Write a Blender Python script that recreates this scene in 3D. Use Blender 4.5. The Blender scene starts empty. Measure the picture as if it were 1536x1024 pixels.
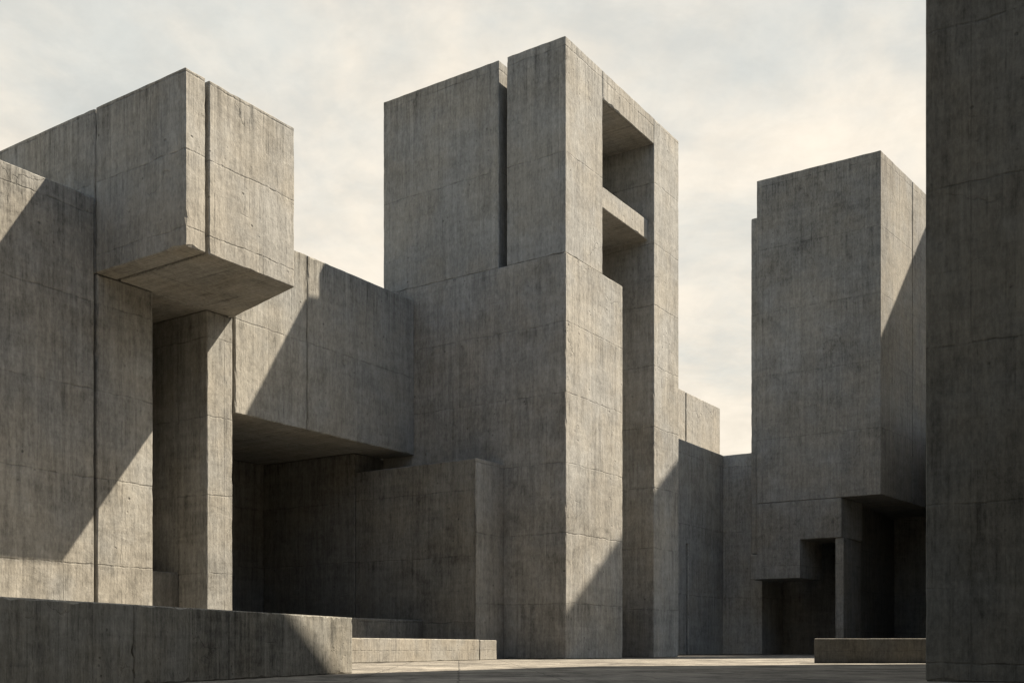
import bpy, bmesh, math, random
from mathutils import Vector, noise
random.seed(7)
scene = bpy.context.scene
COL = scene.collection

# ------------------------------------------------------------------ frames
# u runs along the sunlit faces (away from the camera), n points out of them
UX, UY = .5526, .8335
NX, NY = .8335, -.5526
TOWER = (6.67, 133.5)          # front corner of the middle tower
RIGHT = (69.04, 200.0)         # front corner of the right tower
BACKC = (45.43, 229.57)        # inner corner of the court's rear walls
FAR = (58.43, 300.0)
def fr(c):
    return lambda u, n: (c[0] + u*UX + n*NX, c[1] + u*UY + n*NY)
T, R, K, F = fr(TOWER), fr(RIGHT), fr(BACKC), fr(FAR)

# ------------------------------------------------------------------ materials
def N(nt, typ, **kw):
    n = nt.nodes.new(typ)
    for k, v in kw.items():
        setattr(n, k, v)
    return n
def setin(nt, sock, v):
    if isinstance(v, bpy.types.NodeSocket): nt.links.new(v, sock)
    else: sock.default_value = v
def M(nt, op, a, b=None, c=None, clamp=False):
    n = N(nt, 'ShaderNodeMath', operation=op, use_clamp=clamp)
    setin(nt, n.inputs[0], a)
    if b is not None: setin(nt, n.inputs[1], b)
    if c is not None: setin(nt, n.inputs[2], c)
    return n.outputs[0]
def VM(nt, op, a, b=None, out=0):
    n = N(nt, 'ShaderNodeVectorMath', operation=op)
    setin(nt, n.inputs[0], a)
    if b is not None: setin(nt, n.inputs[1], b)
    return n.outputs[out]
def ramp(nt, v, a, b, lo=0., hi=1.):
    n = N(nt, 'ShaderNodeMapRange', interpolation_type='SMOOTHSTEP')
    setin(nt, n.inputs[0], v); setin(nt, n.inputs[1], a); setin(nt, n.inputs[2], b)
    setin(nt, n.inputs[3], lo); setin(nt, n.inputs[4], hi)
    return n.outputs[0]
def noi(nt, vec, scale, detail=3, rough=.55, dist=0.):
    n = N(nt, 'ShaderNodeTexNoise')
    setin(nt, n.inputs['Vector'], vec)
    n.inputs['Scale'].default_value = scale; n.inputs['Detail'].default_value = detail
    n.inputs['Roughness'].default_value = rough; n.inputs['Distortion'].default_value = dist
    return n.outputs['Fac']
def comb(nt, x, y, z):
    n = N(nt, 'ShaderNodeCombineXYZ')
    setin(nt, n.inputs[0], x); setin(nt, n.inputs[1], y); setin(nt, n.inputs[2], z)
    return n.outputs[0]

def concrete(name, col=(.30, .288, .262), lift=8.7, zoff=0., bay=7.3, uoff=0., seed=0., stain=1., bump=1., board=1., joint=.68, s=1., top=None):
    """board marked in-situ concrete; lift/bay = spacing of the pour joints in metres, s = size of the markings"""
    m = bpy.data.materials.new(name); m.use_nodes = True
    nt = m.node_tree; nt.nodes.clear()
    geo = N(nt, 'ShaderNodeNewGeometry')
    P = geo.outputs['Position']; TN = geo.outputs['True Normal']
    tang = VM(nt, 'NORMALIZE', VM(nt, 'CROSS_PRODUCT', TN, (0., 0., 1.)))
    u = VM(nt, 'DOT_PRODUCT', P, tang, out=1)
    sp = N(nt, 'ShaderNodeSeparateXYZ'); nt.links.new(P, sp.inputs[0])
    z = sp.outputs[2]
    sn = N(nt, 'ShaderNodeSeparateXYZ'); nt.links.new(TN, sn.inputs[0])
    flat = M(nt, 'GREATER_THAN', M(nt, 'ABSOLUTE', sn.outputs[2]), .75)
    fu = VM(nt, 'DOT_PRODUCT', P, (UX, UY, 0.), out=1)
    fn = VM(nt, 'DOT_PRODUCT', P, (NX, NY, 0.), out=1)
    def mix(a, b):
        n = N(nt, 'ShaderNodeMix', data_type='FLOAT')
        nt.links.new(flat, n.inputs[0]); setin(nt, n.inputs[2], a); setin(nt, n.inputs[3], b)
        return n.outputs[0]
    U = M(nt, 'ADD', mix(u, fu), seed*13.7 + uoff)
    W = mix(z, fn)
    Ps = VM(nt, 'ADD', P, (seed*31., seed*17., seed*5.))
    # wobble for the hand-made joints
    wob = M(nt, 'MULTIPLY', M(nt, 'SUBTRACT', noi(nt, Ps, .35/s, 3), .5), .55*s)
    wob2 = M(nt, 'MULTIPLY', M(nt, 'SUBTRACT', noi(nt, Ps, 1.3/s, 4, .65), .5), .22*s)
    wz = M(nt, 'ADD', M(nt, 'ADD', W, wob), wob2)
    wu = M(nt, 'ADD', U, M(nt, 'ADD', M(nt, 'MULTIPLY', wob, .25), M(nt, 'MULTIPLY', wob2, .7)))
    def joint_line(coord, space, off, wid):
        q = M(nt, 'DIVIDE', M(nt, 'SUBTRACT', coord, off), space)
        fr_ = M(nt, 'SUBTRACT', q, M(nt, 'ROUND', q))
        d = M(nt, 'MULTIPLY', M(nt, 'ABSOLUTE', fr_), space)
        return ramp(nt, d, wid, wid*.25, 0., 1.), q
    breakup = ramp(nt, noi(nt, Ps, .55/s, 5, .75), .38, .62)
    hj, hq = joint_line(wz, lift, zoff, .11*s)
    hj = M(nt, 'MULTIPLY', hj, M(nt, 'ADD', M(nt, 'MULTIPLY', breakup, .9), .1))
    vj, vq = joint_line(wu, bay, 0., .08*s)
    vbreak = ramp(nt, noi(nt, VM(nt, 'ADD', Ps, (9., 4., 2.)), .3/s, 3, .6), .4, .6)
    vj = M(nt, 'MULTIPLY', vj, M(nt, 'ADD', M(nt, 'MULTIPLY', vbreak, .55), .10))
    # half lift lines, faint
    hj2, _ = joint_line(wz, lift, zoff + lift*.47, .10*s)
    hj2 = M(nt, 'MULTIPLY', hj2, ramp(nt, noi(nt, VM(nt, 'ADD', Ps, (3., 14., 8.)), .28/s, 4, .6), .56, .70, 0., .45))
    jt = M(nt, 'MULTIPLY', M(nt, 'MAXIMUM', M(nt, 'MAXIMUM', hj, hj2), vj), joint)
    # boards
    bw = .62*s
    bq = M(nt, 'DIVIDE', M(nt, 'ADD', U, M(nt, 'MULTIPLY', wob2, .15)), bw)
    bi = M(nt, 'FLOOR', bq)
    wn = N(nt, 'ShaderNodeTexWhiteNoise', noise_dimensions='2D')
    nt.links.new(comb(nt, bi, M(nt, 'FLOOR', hq), 0.), wn.inputs['Vector'])
    btone = wn.outputs['Value']
    be = M(nt, 'ABSOLUTE', M(nt, 'SUBTRACT', bq, M(nt, 'ROUND', bq)))
    bline = M(nt, 'MULTIPLY', ramp(nt, be, .09, .02), ramp(nt, noi(nt, VM(nt, 'ADD', Ps, (2., 3., 1.)), .5/s, 4, .7), .48, .66))
    # streaks running down
    st = noi(nt, comb(nt, M(nt, 'MULTIPLY', U, 1.5/s), M(nt, 'MULTIPLY', W, .09/s), seed), 1., 5, .68, .3)
    st2 = noi(nt, comb(nt, M(nt, 'MULTIPLY', U, 3.8/s), M(nt, 'MULTIPLY', W, .22/s), seed + 5.), 1., 4, .7, .5)
    # run-off below each joint
    fall = M(nt, 'SUBTRACT', M(nt, 'CEIL', hq), hq)     # 0 just under a joint
    run = M(nt, 'MULTIPLY', ramp(nt, fall, .45, 0.), ramp(nt, noi(nt, comb(nt, M(nt, 'MULTIPLY', U, 1.1/s), M(nt, 'MULTIPLY', W, .05/s), seed + 9.), 1., 4, .7), .5, .68))
    big = noi(nt, Ps, .055/s, 4, .6, .4)
    mid = noi(nt, Ps, .33/s, 6, .66, .8)
    fine = noi(nt, VM(nt, 'MULTIPLY', Ps, (1., 1., .6)), 1.7/s, 5, .75)
    grit = noi(nt, VM(nt, 'MULTIPLY', Ps, (1., 1., .45)), 4.2/s, 4, .8)
    pit_n = N(nt, 'ShaderNodeTexVoronoi', feature='F1'); nt.links.new(Ps, pit_n.inputs['Vector'])
    pit_n.inputs['Scale'].default_value = .9/s
    pit = M(nt, 'MULTIPLY', ramp(nt, pit_n.outputs['Distance'], .17, .07), ramp(nt, mid, .5, .62))
    lift_tone_n = N(nt, 'ShaderNodeTexWhiteNoise', noise_dimensions='2D')
    nt.links.new(comb(nt, M(nt, 'FLOOR', vq), M(nt, 'FLOOR', hq), 0.), lift_tone_n.inputs['Vector'])
    lt = lift_tone_n.outputs['Value']
    # value multiplier
    v = 1.
    def addv(v, x, mid_, amt):
        return M(nt, 'MULTIPLY_ADD', M(nt, 'SUBTRACT', x, mid_), amt, v)
    v = addv(1., big, .5, .75*stain)
    v = addv(v, mid, .5, .65*stain)
    v = addv(v, st, .5, .85*stain)
    v = addv(v, st2, .5, .52*stain)
    band = noi(nt, comb(nt, M(nt, 'MULTIPLY', U, .10/s), M(nt, 'MULTIPLY', W, .8/s), seed + 3.), 1., 5, .7, .6)
    v = addv(v, band, .5, .5*stain)
    v = addv(v, fine, .5, .8)
    v = addv(v, grit, .5, 1.1)
    dark = ramp(nt, noi(nt, VM(nt, 'ADD', Ps, (21., 9., 40.)), .16/s, 7, .72, .6), .54, .68)
    v = addv(v, dark, 0., -.16*stain)
    v = addv(v, btone, .5, .10*board)
    v = addv(v, lt, .5, .09)
    v = addv(v, run, 0., -.25*stain)
    v = addv(v, bline, 0., -.22*board)
    v = addv(v, pit, 0., -.45)
    # hairline cracks
    dist = N(nt, 'ShaderNodeVectorMath', operation='ADD')
    wv = N(nt, 'ShaderNodeTexNoise'); nt.links.new(Ps, wv.inputs['Vector']); wv.inputs['Scale'].default_value = .5/s; wv.inputs['Detail'].default_value = 5
    nt.links.new(VM(nt, 'MULTIPLY', wv.outputs['Color'], (3.2*s, 3.2*s, 3.2*s)), dist.inputs[0]); nt.links.new(Ps, dist.inputs[1])
    ck = N(nt, 'ShaderNodeTexVoronoi', feature='DISTANCE_TO_EDGE'); nt.links.new(dist.outputs[0], ck.inputs['Vector']); ck.inputs['Scale'].default_value = .11/s
    crack = M(nt, 'MULTIPLY', ramp(nt, ck.outputs['Distance'], .010, .002), ramp(nt, noi(nt, VM(nt, 'ADD', Ps, (77., 5., 31.)), .17/s, 3), .57, .66))
    v = addv(v, crack, 0., -.22)
    if top is not None:      # rain run-off hanging from the top edge
        edge = ramp(nt, z, top - 9.*s, top, 0., 1.)
        v = addv(v, M(nt, 'MULTIPLY', edge, ramp(nt, noi(nt, comb(nt, M(nt, 'MULTIPLY', U, 1.4/s), M(nt, 'MULTIPLY', W, .04/s), seed + 21.), 1., 5, .75), .46, .66)), 0., -.38)
    v = M(nt, 'MAXIMUM', v, .3)
    v = M(nt, 'MULTIPLY', v, M(nt, 'SUBTRACT', 1., M(nt, 'MULTIPLY', jt, .5)))
    # tint drift: warm / cool
    tint = N(nt, 'ShaderNodeMix', data_type='RGBA')
    nt.links.new(ramp(nt, noi(nt, VM(nt, 'ADD', Ps, (50., 3., 7.)), .12/s, 4, .6), .35, .65), tint.inputs[0])
    c1 = (col[0]*1.0, col[1]*.975, col[2]*.925, 1); c2 = (col[0]*.965, col[1]*.985, col[2]*1.005, 1)
    tint.inputs[6].default_value = c1; tint.inputs[7].default_value = c2
    colr = VM(nt, 'SCALE', tint.outputs[2])
    sc = colr.node; nt.links.new(v, sc.inputs['Scale'])
    bs = N(nt, 'ShaderNodeBsdfPrincipled')
    nt.links.new(colr, bs.inputs['Base Color'])
    bs.inputs['Roughness'].default_value = .93
    bs.inputs['Specular IOR Level'].default_value = .25
    # height (metres)
    h = M(nt, 'MULTIPLY_ADD', crack, -.06*s, M(nt, 'MULTIPLY', jt, -.14*s))
    h = M(nt, 'MULTIPLY_ADD', mid, .16*s, h)
    h = M(nt, 'MULTIPLY_ADD', fine, .075*s, h)
    h = M(nt, 'MULTIPLY_ADD', grit, .035*s, h)
    h = M(nt, 'MULTIPLY_ADD', st2, .045*s, h)
    h = M(nt, 'MULTIPLY_ADD', btone, .018*s*board, h)
    h = M(nt, 'MULTIPLY_ADD', bline, -.05*s*board, h)
    h = M(nt, 'MULTIPLY_ADD', pit, -.10*s, h)
    bp = N(nt, 'ShaderNodeBump'); bp.inputs['Strength'].default_value = .55*bump
    bp.inputs['Distance'].default_value = 1.
    nt.links.new(h, bp.inputs['Height']); nt.links.new(bp.outputs[0], bs.inputs['Normal'])
    out = N(nt, 'ShaderNodeOutputMaterial'); nt.links.new(bs.outputs[0], out.inputs[0])
    return m

def paving(name):
    m = bpy.data.materials.new(name); m.use_nodes = True
    nt = m.node_tree; nt.nodes.clear()
    geo = N(nt, 'ShaderNodeNewGeometry'); P = geo.outputs['Position']
    a = VM(nt, 'DOT_PRODUCT', P, (1., .05, 0.), out=1)
    b = VM(nt, 'DOT_PRODUCT', P, (-.05, 1., 0.), out=1)
    w = M(nt, 'MULTIPLY', M(nt, 'SUBTRACT', noi(nt, P, .4, 3), .5), .4)
    def line(c, sp, wd):
        q = M(nt, 'DIVIDE', M(nt, 'ADD', c, w), sp)
        d = M(nt, 'MULTIPLY', M(nt, 'ABSOLUTE', M(nt, 'SUBTRACT', q, M(nt, 'ROUND', q))), sp)
        return ramp(nt, d, wd, wd*.3), M(nt, 'FLOOR', M(nt, 'ADD', q, .5))
    l1, i1 = line(b, 2.4, .10); l2, i2 = line(a, 4.8, .07)
    j = M(nt, 'MAXIMUM', l1, l2)
    wn = N(nt, 'ShaderNodeTexWhiteNoise', noise_dimensions='2D'); nt.links.new(comb(nt, i1, i2, 0.), wn.inputs['Vector'])
    big = noi(nt, P, .09, 5, .65); mid = noi(nt, P, .8, 5, .7); fine = noi(nt, P, 5., 4, .75)
    strk = noi(nt, comb(nt, M(nt, 'MULTIPLY', a, .10), M(nt, 'MULTIPLY', b, .16), 0.), 1., 8, .78, .5)
    v = M(nt, 'MULTIPLY_ADD', M(nt, 'SUBTRACT', big, .5), .9, 1.)
    v = M(nt, 'MULTIPLY_ADD', M(nt, 'SUBTRACT', mid, .5), 1.3, v)
    v = M(nt, 'MULTIPLY_ADD', M(nt, 'SUBTRACT', fine, .5), .5, v)
    v = M(nt, 'MULTIPLY_ADD', M(nt, 'SUBTRACT', strk, .5), 3.2, v)
    rub = noi(nt, comb(nt, M(nt, 'MULTIPLY', a, .26), M(nt, 'MULTIPLY', b, .13), 4.), 1., 9, .8, .6)
    v = M(nt, 'MULTIPLY_ADD', M(nt, "SUBTRACT", rub, .5), 4.2, v)
    v = M(nt, 'MULTIPLY_ADD', M(nt, 'SUBTRACT', wn.outputs['Value'], .5), .35, v)
    v = M(nt, 'MULTIPLY', M(nt, 'MAXIMUM', v, .3), M(nt, 'SUBTRACT', 1., M(nt, 'MULTIPLY', j, .55)))
    c = VM(nt, 'SCALE', (.150, .138, .118)); nt.links.new(v, c.node.inputs['Scale'])
    bs = N(nt, 'ShaderNodeBsdfPrincipled'); nt.links.new(c, bs.inputs['Base Color'])
    bs.inputs['Roughness'].default_value = .85; bs.inputs['Specular IOR Level'].default_value = .3
    h = M(nt, 'MULTIPLY', j, -.06)
    h = M(nt, 'MULTIPLY_ADD', mid, .30, h); h = M(nt, 'MULTIPLY_ADD', fine, .06, h); h = M(nt, 'MULTIPLY_ADD', strk, .40, h)
    bp = N(nt, 'ShaderNodeBump'); bp.inputs['Strength'].default_value = .6; bp.inputs['Distance'].default_value = 1.
    nt.links.new(h, bp.inputs['Height']); nt.links.new(bp.outputs[0], bs.inputs['Normal'])
    out = N(nt, 'ShaderNodeOutputMaterial'); nt.links.new(bs.outputs[0], out.inputs[0])
    return m

G = (.245, .237, .220)
mats = {
    'tower': concrete('tower_concrete', G, 8.8, 7.0, 7.6, 2.2, 1, stain=1.1),
    'towerup': concrete('upper_tower_concrete', G, 13.2, 63.5, 6.1, 1.0, 2, stain=.85, top=77.9),
    'right': concrete('right_tower_concrete', (.225, .218, .203), 12.6, 30.1, 7.8, 0, 3, top=94.5),
    'left': concrete('left_wall_concrete', (.235, .226, .205), 8.6, 9.6, 6.6, 0, 4, stain=1.25, top=45.7),
    'box': concrete('overhang_concrete', (.245, .235, .214), 7.1, 47.2, 6.1, 0, 5, stain=.9, top=54.7),
    'bridge': concrete('bridge_concrete', (.24, .234, .216), 10.6, 38.4, 9.4, 0, 6, top=49.),
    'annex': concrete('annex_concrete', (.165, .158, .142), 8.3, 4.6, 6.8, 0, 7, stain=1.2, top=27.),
    'back': concrete('rear_wall_concrete', (.36, .355, .34), 14., 12., 9., 0, 8, s=1.3),
    'far': concrete('far_block_concrete', (.25, .24, .222), 16., 55., 14., 0, 9, s=1.9, stain=.8),
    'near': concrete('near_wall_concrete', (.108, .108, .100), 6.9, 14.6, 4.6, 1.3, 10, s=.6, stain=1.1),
    'low': concrete('parapet_concrete', (.18, .172, .152), 9., 6.5, 4.4, .5, 11, s=.42, bump=1.4, stain=1.6, top=3.2),
    'bench': concrete('bench_concrete', (.21, .198, .176), 3.2, 1.15, 5.5, 0, 12, s=.5),
    'dim': concrete('shaded_bench_concrete', (.125, .119, .105), 3.2, 1.15, 5.5, 0, 14, s=.5),  # darker copy of the bench concrete, shade put into its base colour
    'plain': concrete('plain_concrete', (.2, .195, .18), 9., 3., 8., 0, 13),
}

# ------------------------------------------------------------------ geometry
def chip(bm, offset, seg, rough):
    """chamfer every edge with an uneven, slightly broken arris; the big faces stay plane"""
    for e in list(bm.edges):
        L = e.calc_length()
        c = min(int(L/seg), 90)
        if c > 0:
            bmesh.ops.subdivide_edges(bm, edges=[e], cuts=c)
    bm.faces.ensure_lookup_table()
    conv = [e for e in bm.edges]
    r = bmesh.ops.bevel(bm, geom=conv, offset=offset, offset_type='OFFSET', segments=1, affect='EDGES', profile=.5)
    new = set(r['faces'])
    bm.normal_update()
    moves = {}
    for f in bm.faces:
        if f in new: continue
        n = f.normal; ls = f.loops[:]
        for l in ls:
            a, b, c = l.link_loop_prev.vert.co, l.vert.co, l.link_loop_next.vert.co
            t = (c - a)
            if t.length < 1e-6: continue
            inward = n.cross(t.normalized())
            q = b
            amp = max(0., noise.noise(q*1.3))*rough*.8 + max(0., noise.noise(q*.31 + Vector((7, 3, 1))))*rough*.2
            if random.random() < .07: amp += random.uniform(.4, 1.5)*rough
            moves[l.vert] = inward*amp
    for v, d in moves.items(): v.co += d

def solid(name, base, vec, mat, parent=None, origin=None, off=.08, seg=.9, rough=.15, chips=True):
    """prism: polygon base (3D points) swept along vec"""
    bm = bmesh.new()
    o = Vector(origin) if origin else Vector((0, 0, 0))
    b = [bm.verts.new(Vector(p) - o) for p in base]
    t = [bm.verts.new(Vector(p) + Vector(vec) - o) for p in base]
    k = len(b)
    bm.faces.new(b[::-1]); bm.faces.new(t)
    for i in range(k):
        bm.faces.new((b[i], b[(i+1) % k], t[(i+1) % k], t[i]))
    bmesh.ops.recalc_face_normals(bm, faces=bm.faces)
    if chips: chip(bm, off, seg, rough)
    me = bpy.data.meshes.new(name); bm.to_mesh(me); bm.free()
    me.materials.append(mats[mat])
    ob = bpy.data.objects.new(name, me); COL.objects.link(ob)
    if parent: ob.parent = parent
    else: ob.location = o
    return ob

def plan(name, pts, z0, z1, mat, parent=None, origin=None, **kw):
    """prism over a plan polygon given in world XY"""
    if parent is not None: origin = parent['_o']
    return solid(name, [(p[0], p[1], z0) for p in pts], (0, 0, z1 - z0), mat, parent, origin, **kw)

def box(f, u0, u1, n0, n1):
    return [f(u0, n0), f(u1, n0), f(u1, n1), f(u0, n1)]

def thing(name, label, cat, xy, group=None):
    o = bpy.data.objects.new(name, None); COL.objects.link(o)
    o.location = (xy[0], xy[1], 0); o['label'] = label; o['category'] = cat
    o['_o'] = (xy[0], xy[1], 0.)
    if group: o['group'] = group
    return o
def tag(o, label, cat, group=None):
    o['label'] = label; o['category'] = cat
    if group: o['group'] = group
    return o
def single(name, pts, z0, z1, mat, label, cat, group=None, **kw):
    cx = sum(p[0] for p in pts)/len(pts); cy = sum(p[1] for p in pts)/len(pts)
    return tag(plan(name, pts, z0, z1, mat, None, (cx, cy, 0.), **kw), label, cat, group)

# ---- ground
bm = bmesh.new()
vs = [bm.verts.new(p) for p in ((-2500, -1500, 0), (2500, -1500, 0), (2500, 3500, 0), (-2500, 3500, 0))]
bm.faces.new(vs); me = bpy.data.meshes.new('ground'); bm.to_mesh(me); bm.free()
me.materials.append(paving('paving'))
g = bpy.data.objects.new('ground', me); COL.objects.link(g); g['kind'] = 'structure'

# ---- middle tower
t = thing('concrete_tower', 'tallest concrete tower, in the middle, with an open slot in its sunlit face', 'tower', TOWER)
plan('base_block', box(T, -.12, 15.17, -29.9, .12), 0, 50.8, 'tower', t)
plan('core', box(T, 15.2, 33.3, -29.7, -8.9), 0, 50.8, 'tower', t, chips=False)
plan('corner_pier', box(T, 0, 9.68, -8.83, 0), 50.82, 77.9, 'towerup', t)
plan('side_block', box(T, 0, 33.4, -29.67, -10.09), 50.82, 77.9, 'towerup', t)
plan('groove_web', box(T, 3.2, 33.2, -10.05, -8.87), 50.85, 77.1, 'towerup', t, chips=False)
plan('lintel', box(T, 9.7, 25.06, -8.8, -.0), 74.15, 77.9, 'towerup', t)
plan('cross_slab', box(T, 9.5, 25.2, -8.86, -1.0), 60.5, 63.4, 'towerup', t)
plan('rear_leg', box(T, 25.08, 33.52, -8.85, 0), 0, 77.9, 'tower', t)

# ---- annex at the foot of the tower (the tall part runs in under the bridge)
t = thing('annex_block', 'shaded square block at the foot of the middle tower, behind the lit bench', 'building', T(-6.26, -9.14))
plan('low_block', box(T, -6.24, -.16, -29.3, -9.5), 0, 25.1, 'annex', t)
plan('end_panel', box(T, -6.27, -.15, -9.47, -9.14), 0, 25.12, 'tower', t, off=.05)  # added thin sheet, its paler concrete stands for sky light on this side
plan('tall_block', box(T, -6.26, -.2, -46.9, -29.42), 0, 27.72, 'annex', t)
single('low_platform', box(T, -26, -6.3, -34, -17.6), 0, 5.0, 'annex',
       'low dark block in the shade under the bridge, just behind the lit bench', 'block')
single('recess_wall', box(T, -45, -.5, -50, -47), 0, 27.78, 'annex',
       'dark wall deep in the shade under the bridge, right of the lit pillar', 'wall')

# ---- bridge
t = thing('bridge', 'thick concrete bridge spanning from the lit pillar to the middle tower', 'bridge', T(-16, -30))
plan('span_panel', box(T, -32.1, -20.75, -51, -24.05), 27.8, 49.0, 'bridge', t)
plan('span_panel', box(T, -20.63, -.14, -51, -24.05), 27.8, 49.0, 'bridge', t)

# ---- pillar
single('pillar', box(T, -36.15, -32.5, -46.9, -24.0), 0, 38.3, 'left',
       'sunlit upright pillar under the overhanging block, right of the dark gap', 'pillar')
single('low_block', box(T, -43.0, -36.25, -40, -28.6), 0, 9.8, 'annex',
       'small grey block low in the dark gap left of the lit pillar', 'block')

# ---- left wall
t = thing('concrete_wall', 'broad concrete wall at the left edge with a slanting shadow band and an upright groove', 'wall', T(-55, -30))
plan('wall_panel', box(T, -110, -50.13, -60, -24.05), 0, 45.7, 'left', t)
plan('wall_panel', box(T, -49.75, -43.15, -49.9, -24.1), 0, 38.3, 'left', t)
plan('groove_back', box(T, -50.2, -49.7, -48, -25.2), 0, 38.2, 'left', t, chips=False)
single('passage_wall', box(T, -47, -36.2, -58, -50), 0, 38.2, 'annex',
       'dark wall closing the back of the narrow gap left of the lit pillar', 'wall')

# ---- overhanging block
t = thing('overhanging_block', 'large concrete block jutting out high above the left wall, dark underneath', 'building', T(-45, -25))
plan('end_panel', [T(-49.85, -24.2), T(-49.85, -10.9), T(-47.5, -10.9), T(-47.5, -24.2)], 38.35, 54.7, 'box', t)
plan('main_panel', [T(-47.08, -24.2), T(-47.08, -10.9), T(-36.0, -10.9), T(-32.45, -24.2)], 38.35, 54.7, 'box', t)
plan('groove_back', [T(-47.6, -24.2), T(-47.6, -12.1), T(-46.9, -12.1), T(-46.9, -24.2)], 38.75, 53.9, 'box', t, chips=False)
plan('rear_part', box(T, -49.85, -32.45, -60, -24.36), 38.35, 54.7, 'box', t)

# ---- right tower
t = thing('concrete_tower', 'right-hand concrete tower whose foot is cut away in steps over dark recesses', 'tower', RIGHT)
def prof(pts, u0, u1, name, mat, **kw):
    """profile in the (n, z) plane of the shaded face swept back along the lit face"""
    k = .103
    base = [R(u0, n + k*u0) + (z,) for n, z in pts]
    a = R(u0, k*u0); b = R(u1, k*u1)
    o = t['_o']
    return solid(name, base, (b[0]-a[0], b[1]-a[1], 0), mat, t, o, **kw)
prof([(0, 30.1), (0, 94.5), (-24.19, 94.5), (-24.19, 30.1)], 0, 17.0, 'front_block', 'right')
prof([(0, 30.1), (0, 94.5), (-24.0, 94.5), (-24.0, 30.1)], 17.35, 26, 'rear_block', 'right')
prof([(-.9, 30.6), (-.9, 93.3), (-23.0, 93.3), (-23.0, 30.6)], 16.9, 17.45, 'groove_back', 'right', chips=False)
prof([(-24.21, 20.2), (-24.21, 87.4), (-25.58, 87.4), (-25.58, 20.2)], .5, 14, 'side_strip', 'right')
prof([(-7.34, 22.5), (-7.34, 30.06), (-24.21, 30.06), (-24.21, 20.), (-25.58, 20.), (-25.58, 15.0), (-15.38, 15.0), (-15.38, 22.5)], 0, 10.5, 'stepped_panel', 'right')
plan('fin_wall', box(R, .35, 12.0, -8.61, -7.0), 0, 22.46, 'right', t)
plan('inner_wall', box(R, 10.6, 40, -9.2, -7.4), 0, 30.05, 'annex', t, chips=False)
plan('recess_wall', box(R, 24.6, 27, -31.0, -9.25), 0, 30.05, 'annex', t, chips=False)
plan('recess_wall', box(R, 40.1, 42, -12, 30), 0, 60, 'annex', t, chips=False)
plan('side_blocker', box(R, 8, 40, 9, 13.9), 0, 46, 'right', t, chips=False)  # unseen mass added to keep sky light out of the recess
plan('rear_blocker', box(R, 26.4, 40, -24, -.5), 46.2, 94, 'right', t, chips=False)  # unseen mass added to keep the sun off the court's rear wall
plan('rear_blocker', box(R, 26.4, 40, -24, 8.9), 30.1, 45.9, 'right', t, chips=False)  # unseen mass added over the recess to darken it

# ---- court rear walls
single('concrete_wall', [R(11.6, -27.39), R(24.5, -27.39), R(24.5, -41), R(11.6, -41)], 0, 42.6, 'back',
       'shaded rear wall between the inner corner and the right tower', 'wall')
# wall with a tall narrow niche
o3 = (BACKC[0], BACKC[1], 0.)
t = thing('concrete_wall', 'rear court wall right of the middle tower, with a tall narrow dark niche', 'wall', BACKC)
pr = [(-.02, 0), (-.02, 42.65), (-60, 42.65), (-60, 0), (-19.25, 0), (-19.25, 22.2), (-17.97, 22.2), (-17.97, 0)]
a = K(0, 0); b = K(0, -3)
solid('wall_panel', [K(u, 0) + (z,) for u, z in pr], (b[0]-a[0], b[1]-a[1], 0), 'back', t, o3)
plan('niche_back', box(K, -22, -15, -5, -3.05), 0, 24, 'annex', t, chips=False)

# ---- far block
t = thing('distant_block', 'pale sunlit block rising behind the rear court wall, split by a thin groove', 'building', FAR)
plan('facade_panel', box(F, -22.7, 0, -30, 0), 0, 68.5, 'far', t, off=.1)
plan('facade_panel', box(F, -60, -23.3, -30, 0), 0, 68.6, 'far', t, off=.1)
plan('groove_back', box(F, -23.4, -22.6, -29, -2), 0, 67.5, 'far', t, chips=False)

# ---- near wall at the right edge: a whole building, its long side hidden from here
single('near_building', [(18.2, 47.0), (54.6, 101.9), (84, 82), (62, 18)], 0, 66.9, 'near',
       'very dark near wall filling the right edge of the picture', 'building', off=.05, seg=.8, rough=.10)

# ---- low walls
w = (.307/1.046, 1/1.046); wn = (-w[1], w[0])
def L(s, d): return (-9.2 - s*w[0] + d*wn[0], 61.6 - s*w[1] + d*wn[1])
t = thing('parapet', 'dark near parapet across the lower left, its right end catching the sun', 'low wall', (-9.2, 61.6))
for s0, s1 in ((0, 13.0), (13.04, 19.9), (19.94, 60)):
    plan('parapet_panel', [L(s0, 0), L(s1, 0), L(s1, 2.2), L(s0, 2.2)], 0, 3.2, 'low', t, off=.045, seg=.22, rough=.10)
dx, dy = 13.0, 28.0; dl = math.hypot(dx, dy); b1 = (dx/dl, dy/dl); bn = (-b1[1], b1[0])
def B(s, d): return (-15.0 + s*b1[0] + d*bn[0], 100 + s*b1[1] + d*bn[1])
t = thing('bench', 'long low sunlit concrete bench between the near parapet and the middle tower', 'bench', B(15, 0))
plan('bench_block', [B(-12, 0), B(26.6, 0), B(26.6, 2.6), B(-12, 2.6)], 0, 2.38, 'bench', t, off=.06, seg=.8, rough=.06)
plan('bench_block', [B(26.8, 0), B(31.3, 0), B(31.3, 2.6), B(26.8, 2.6)], 0, 2.34, 'bench', t, off=.06, seg=.8, rough=.06)
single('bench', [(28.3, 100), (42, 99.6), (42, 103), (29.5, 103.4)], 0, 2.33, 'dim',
       'low shaded concrete bench in front of the right tower, touching the dark near wall', 'bench', off=.06, seg=.8, rough=.05)

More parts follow.
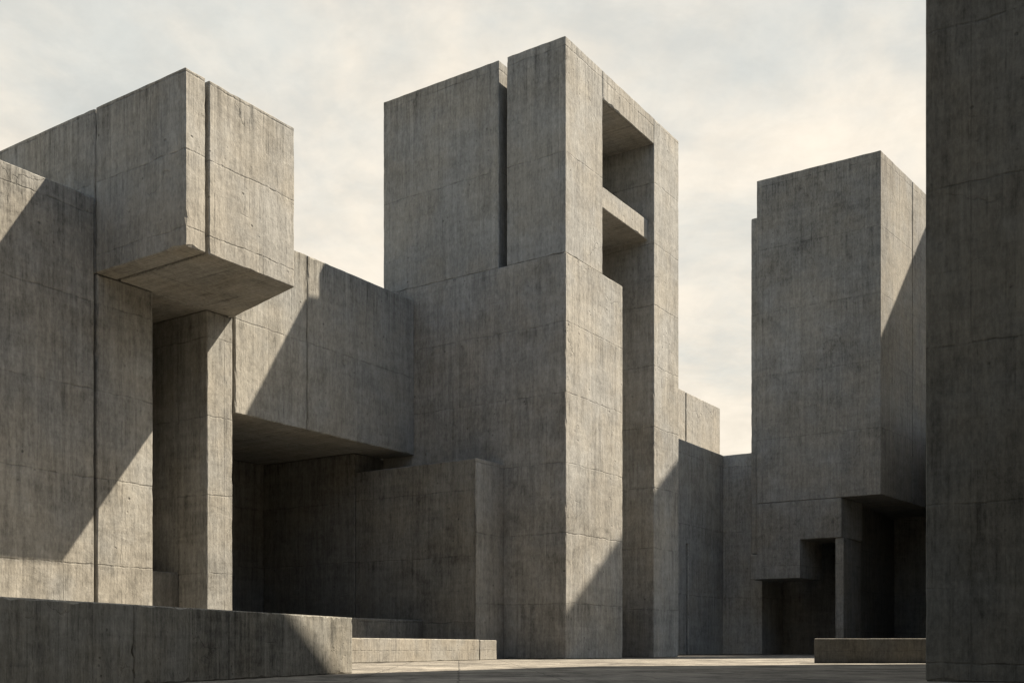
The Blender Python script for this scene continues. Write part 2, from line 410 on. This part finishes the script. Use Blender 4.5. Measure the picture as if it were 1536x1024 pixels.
# ---- blocks out of frame, added and shaped to shade the court
single('shade_block', [(75.7, 156.6), (77.9, 195.5), (104, 195.5), (81.4, 159.2)], 0, 102.2, 'plain',
       'tall plain block added to cast shade, hidden behind the dark near wall', 'building', chips=False)
single('shade_block', [(120.2, 218.5), (112.5, 240), (112, 270), (170, 270), (165, 215)], 0, 130.8, 'plain',
       'tallest plain block added to cast shade, beyond the right edge, behind the right tower', 'building', chips=False)
single('shade_block', [(-100, -45), (90, -45), (90, -20), (-100, -20)], 0, 78, 'plain',
       'long block added behind the viewer to darken the shaded faces', 'building', chips=False)

# ------------------------------------------------------------------ light
S = Vector((1.58, .572, 2.20)).normalized()
elev = math.asin(S.z); az = math.atan2(S.x, S.y)       # azimuth clockwise from +Y
sl = bpy.data.lights.new('sun', 'SUN'); sl.energy = 5.0; sl.angle = math.radians(.55); sl.color = (1., .875, .70)
so = bpy.data.objects.new('sun', sl); COL.objects.link(so)
so.rotation_euler = S.to_track_quat('Z', 'Y').to_euler(); so.location = (60, 60, 120)

wd = bpy.data.worlds.new('World'); scene.world = wd; wd.use_nodes = True
nt = wd.node_tree; nt.nodes.clear()
tc = N(nt, 'ShaderNodeTexCoord'); D = tc.outputs['Generated']
sky = N(nt, 'ShaderNodeTexSky', sky_type='NISHITA'); sky.sun_disc = False
sky.sun_elevation = elev; sky.sun_rotation = az; sky.air_density = 1.5; sky.dust_density = 1.5
bg = N(nt, 'ShaderNodeBackground'); bg.inputs[1].default_value = .055
sepd = N(nt, 'ShaderNodeSeparateXYZ'); nt.links.new(D, sepd.inputs[0])
zc = M(nt, 'ADD', M(nt, 'MAXIMUM', sepd.outputs[2], 0.), .22)
cp = comb(nt, M(nt, 'DIVIDE', sepd.outputs[0], zc), M(nt, 'DIVIDE', sepd.outputs[1], zc), 0.)
c1 = noi(nt, VM(nt, 'ADD', cp, (3.1, 1.7, 0.)), .9, 7, .62, .5)
c2 = noi(nt, VM(nt, 'ADD', cp, (8.3, 5.1, 2.)), 2.6, 6, .6, .3)
cl = M(nt, 'MULTIPLY_ADD', c2, .45, M(nt, 'MULTIPLY', c1, .55))
thin = ramp(nt, sepd.outputs[2], .05, .75, .14, -.10)            # cloud veil closes towards the horizon
patch = ramp(nt, M(nt, 'ADD', cl, thin), .40, .60)
cover = M(nt, 'MULTIPLY', M(nt, 'MULTIPLY_ADD', patch, .07, .90), ramp(nt, sepd.outputs[1], -.35, .35, .12, 1.))
tone = N(nt, 'ShaderNodeMix', data_type='RGBA'); nt.links.new(patch, tone.inputs[0])
tone.inputs[6].default_value = (5.05, 5.02, 4.58, 1); tone.inputs[7].default_value = (6.6, 5.95, 5.0, 1)
c3 = noi(nt, VM(nt, 'ADD', cp, (1.3, 9.1, 4.)), 11., 5, .7, .3)
bright = M(nt, 'MULTIPLY', ramp(nt, c2, .3, .7, .95, 1.04), ramp(nt, c3, .3, .7, .955, 1.035))
# the veil of cloud glows round the sun and is dimmer on the far side of the sky
glow = VM(nt, 'DOT_PRODUCT', D, tuple(S), out=1)
bright = M(nt, 'MULTIPLY', bright, M(nt, 'MULTIPLY', ramp(nt, glow, .78, 1., 1., 3.2), ramp(nt, glow, -.6, .2, .6, 1.)))
cc = VM(nt, 'SCALE', tone.outputs[2]); nt.links.new(bright, cc.node.inputs['Scale'])
mx = N(nt, 'ShaderNodeMix', data_type='RGBA')
nt.links.new(cover, mx.inputs[0]); nt.links.new(sky.outputs[0], mx.inputs[6]); nt.links.new(cc, mx.inputs[7])
nt.links.new(mx.outputs[2], bg.inputs[0])
wo = N(nt, 'ShaderNodeOutputWorld'); nt.links.new(bg.outputs[0], wo.inputs[0])

# ------------------------------------------------------------------ camera
cam = bpy.data.cameras.new('camera'); co = bpy.data.objects.new('camera', cam); COL.objects.link(co)
co.location = (0, 0, 1.5); co.rotation_euler = (math.radians(90), 0, 0)
cam.sensor_width = 36; cam.lens = 1602/1536*36; cam.shift_y = (970 - 512)/1536
cam.clip_end = 6000; cam.clip_start = .1
scene.camera = co

for o in list(bpy.data.objects):
    if '_o' in o: del o['_o']
scene.view_settings.view_transform = 'Standard'; scene.view_settings.look = 'None'
scene.view_settings.exposure = 1.45; scene.view_settings.gamma = 1
scene.render.engine = 'CYCLES'
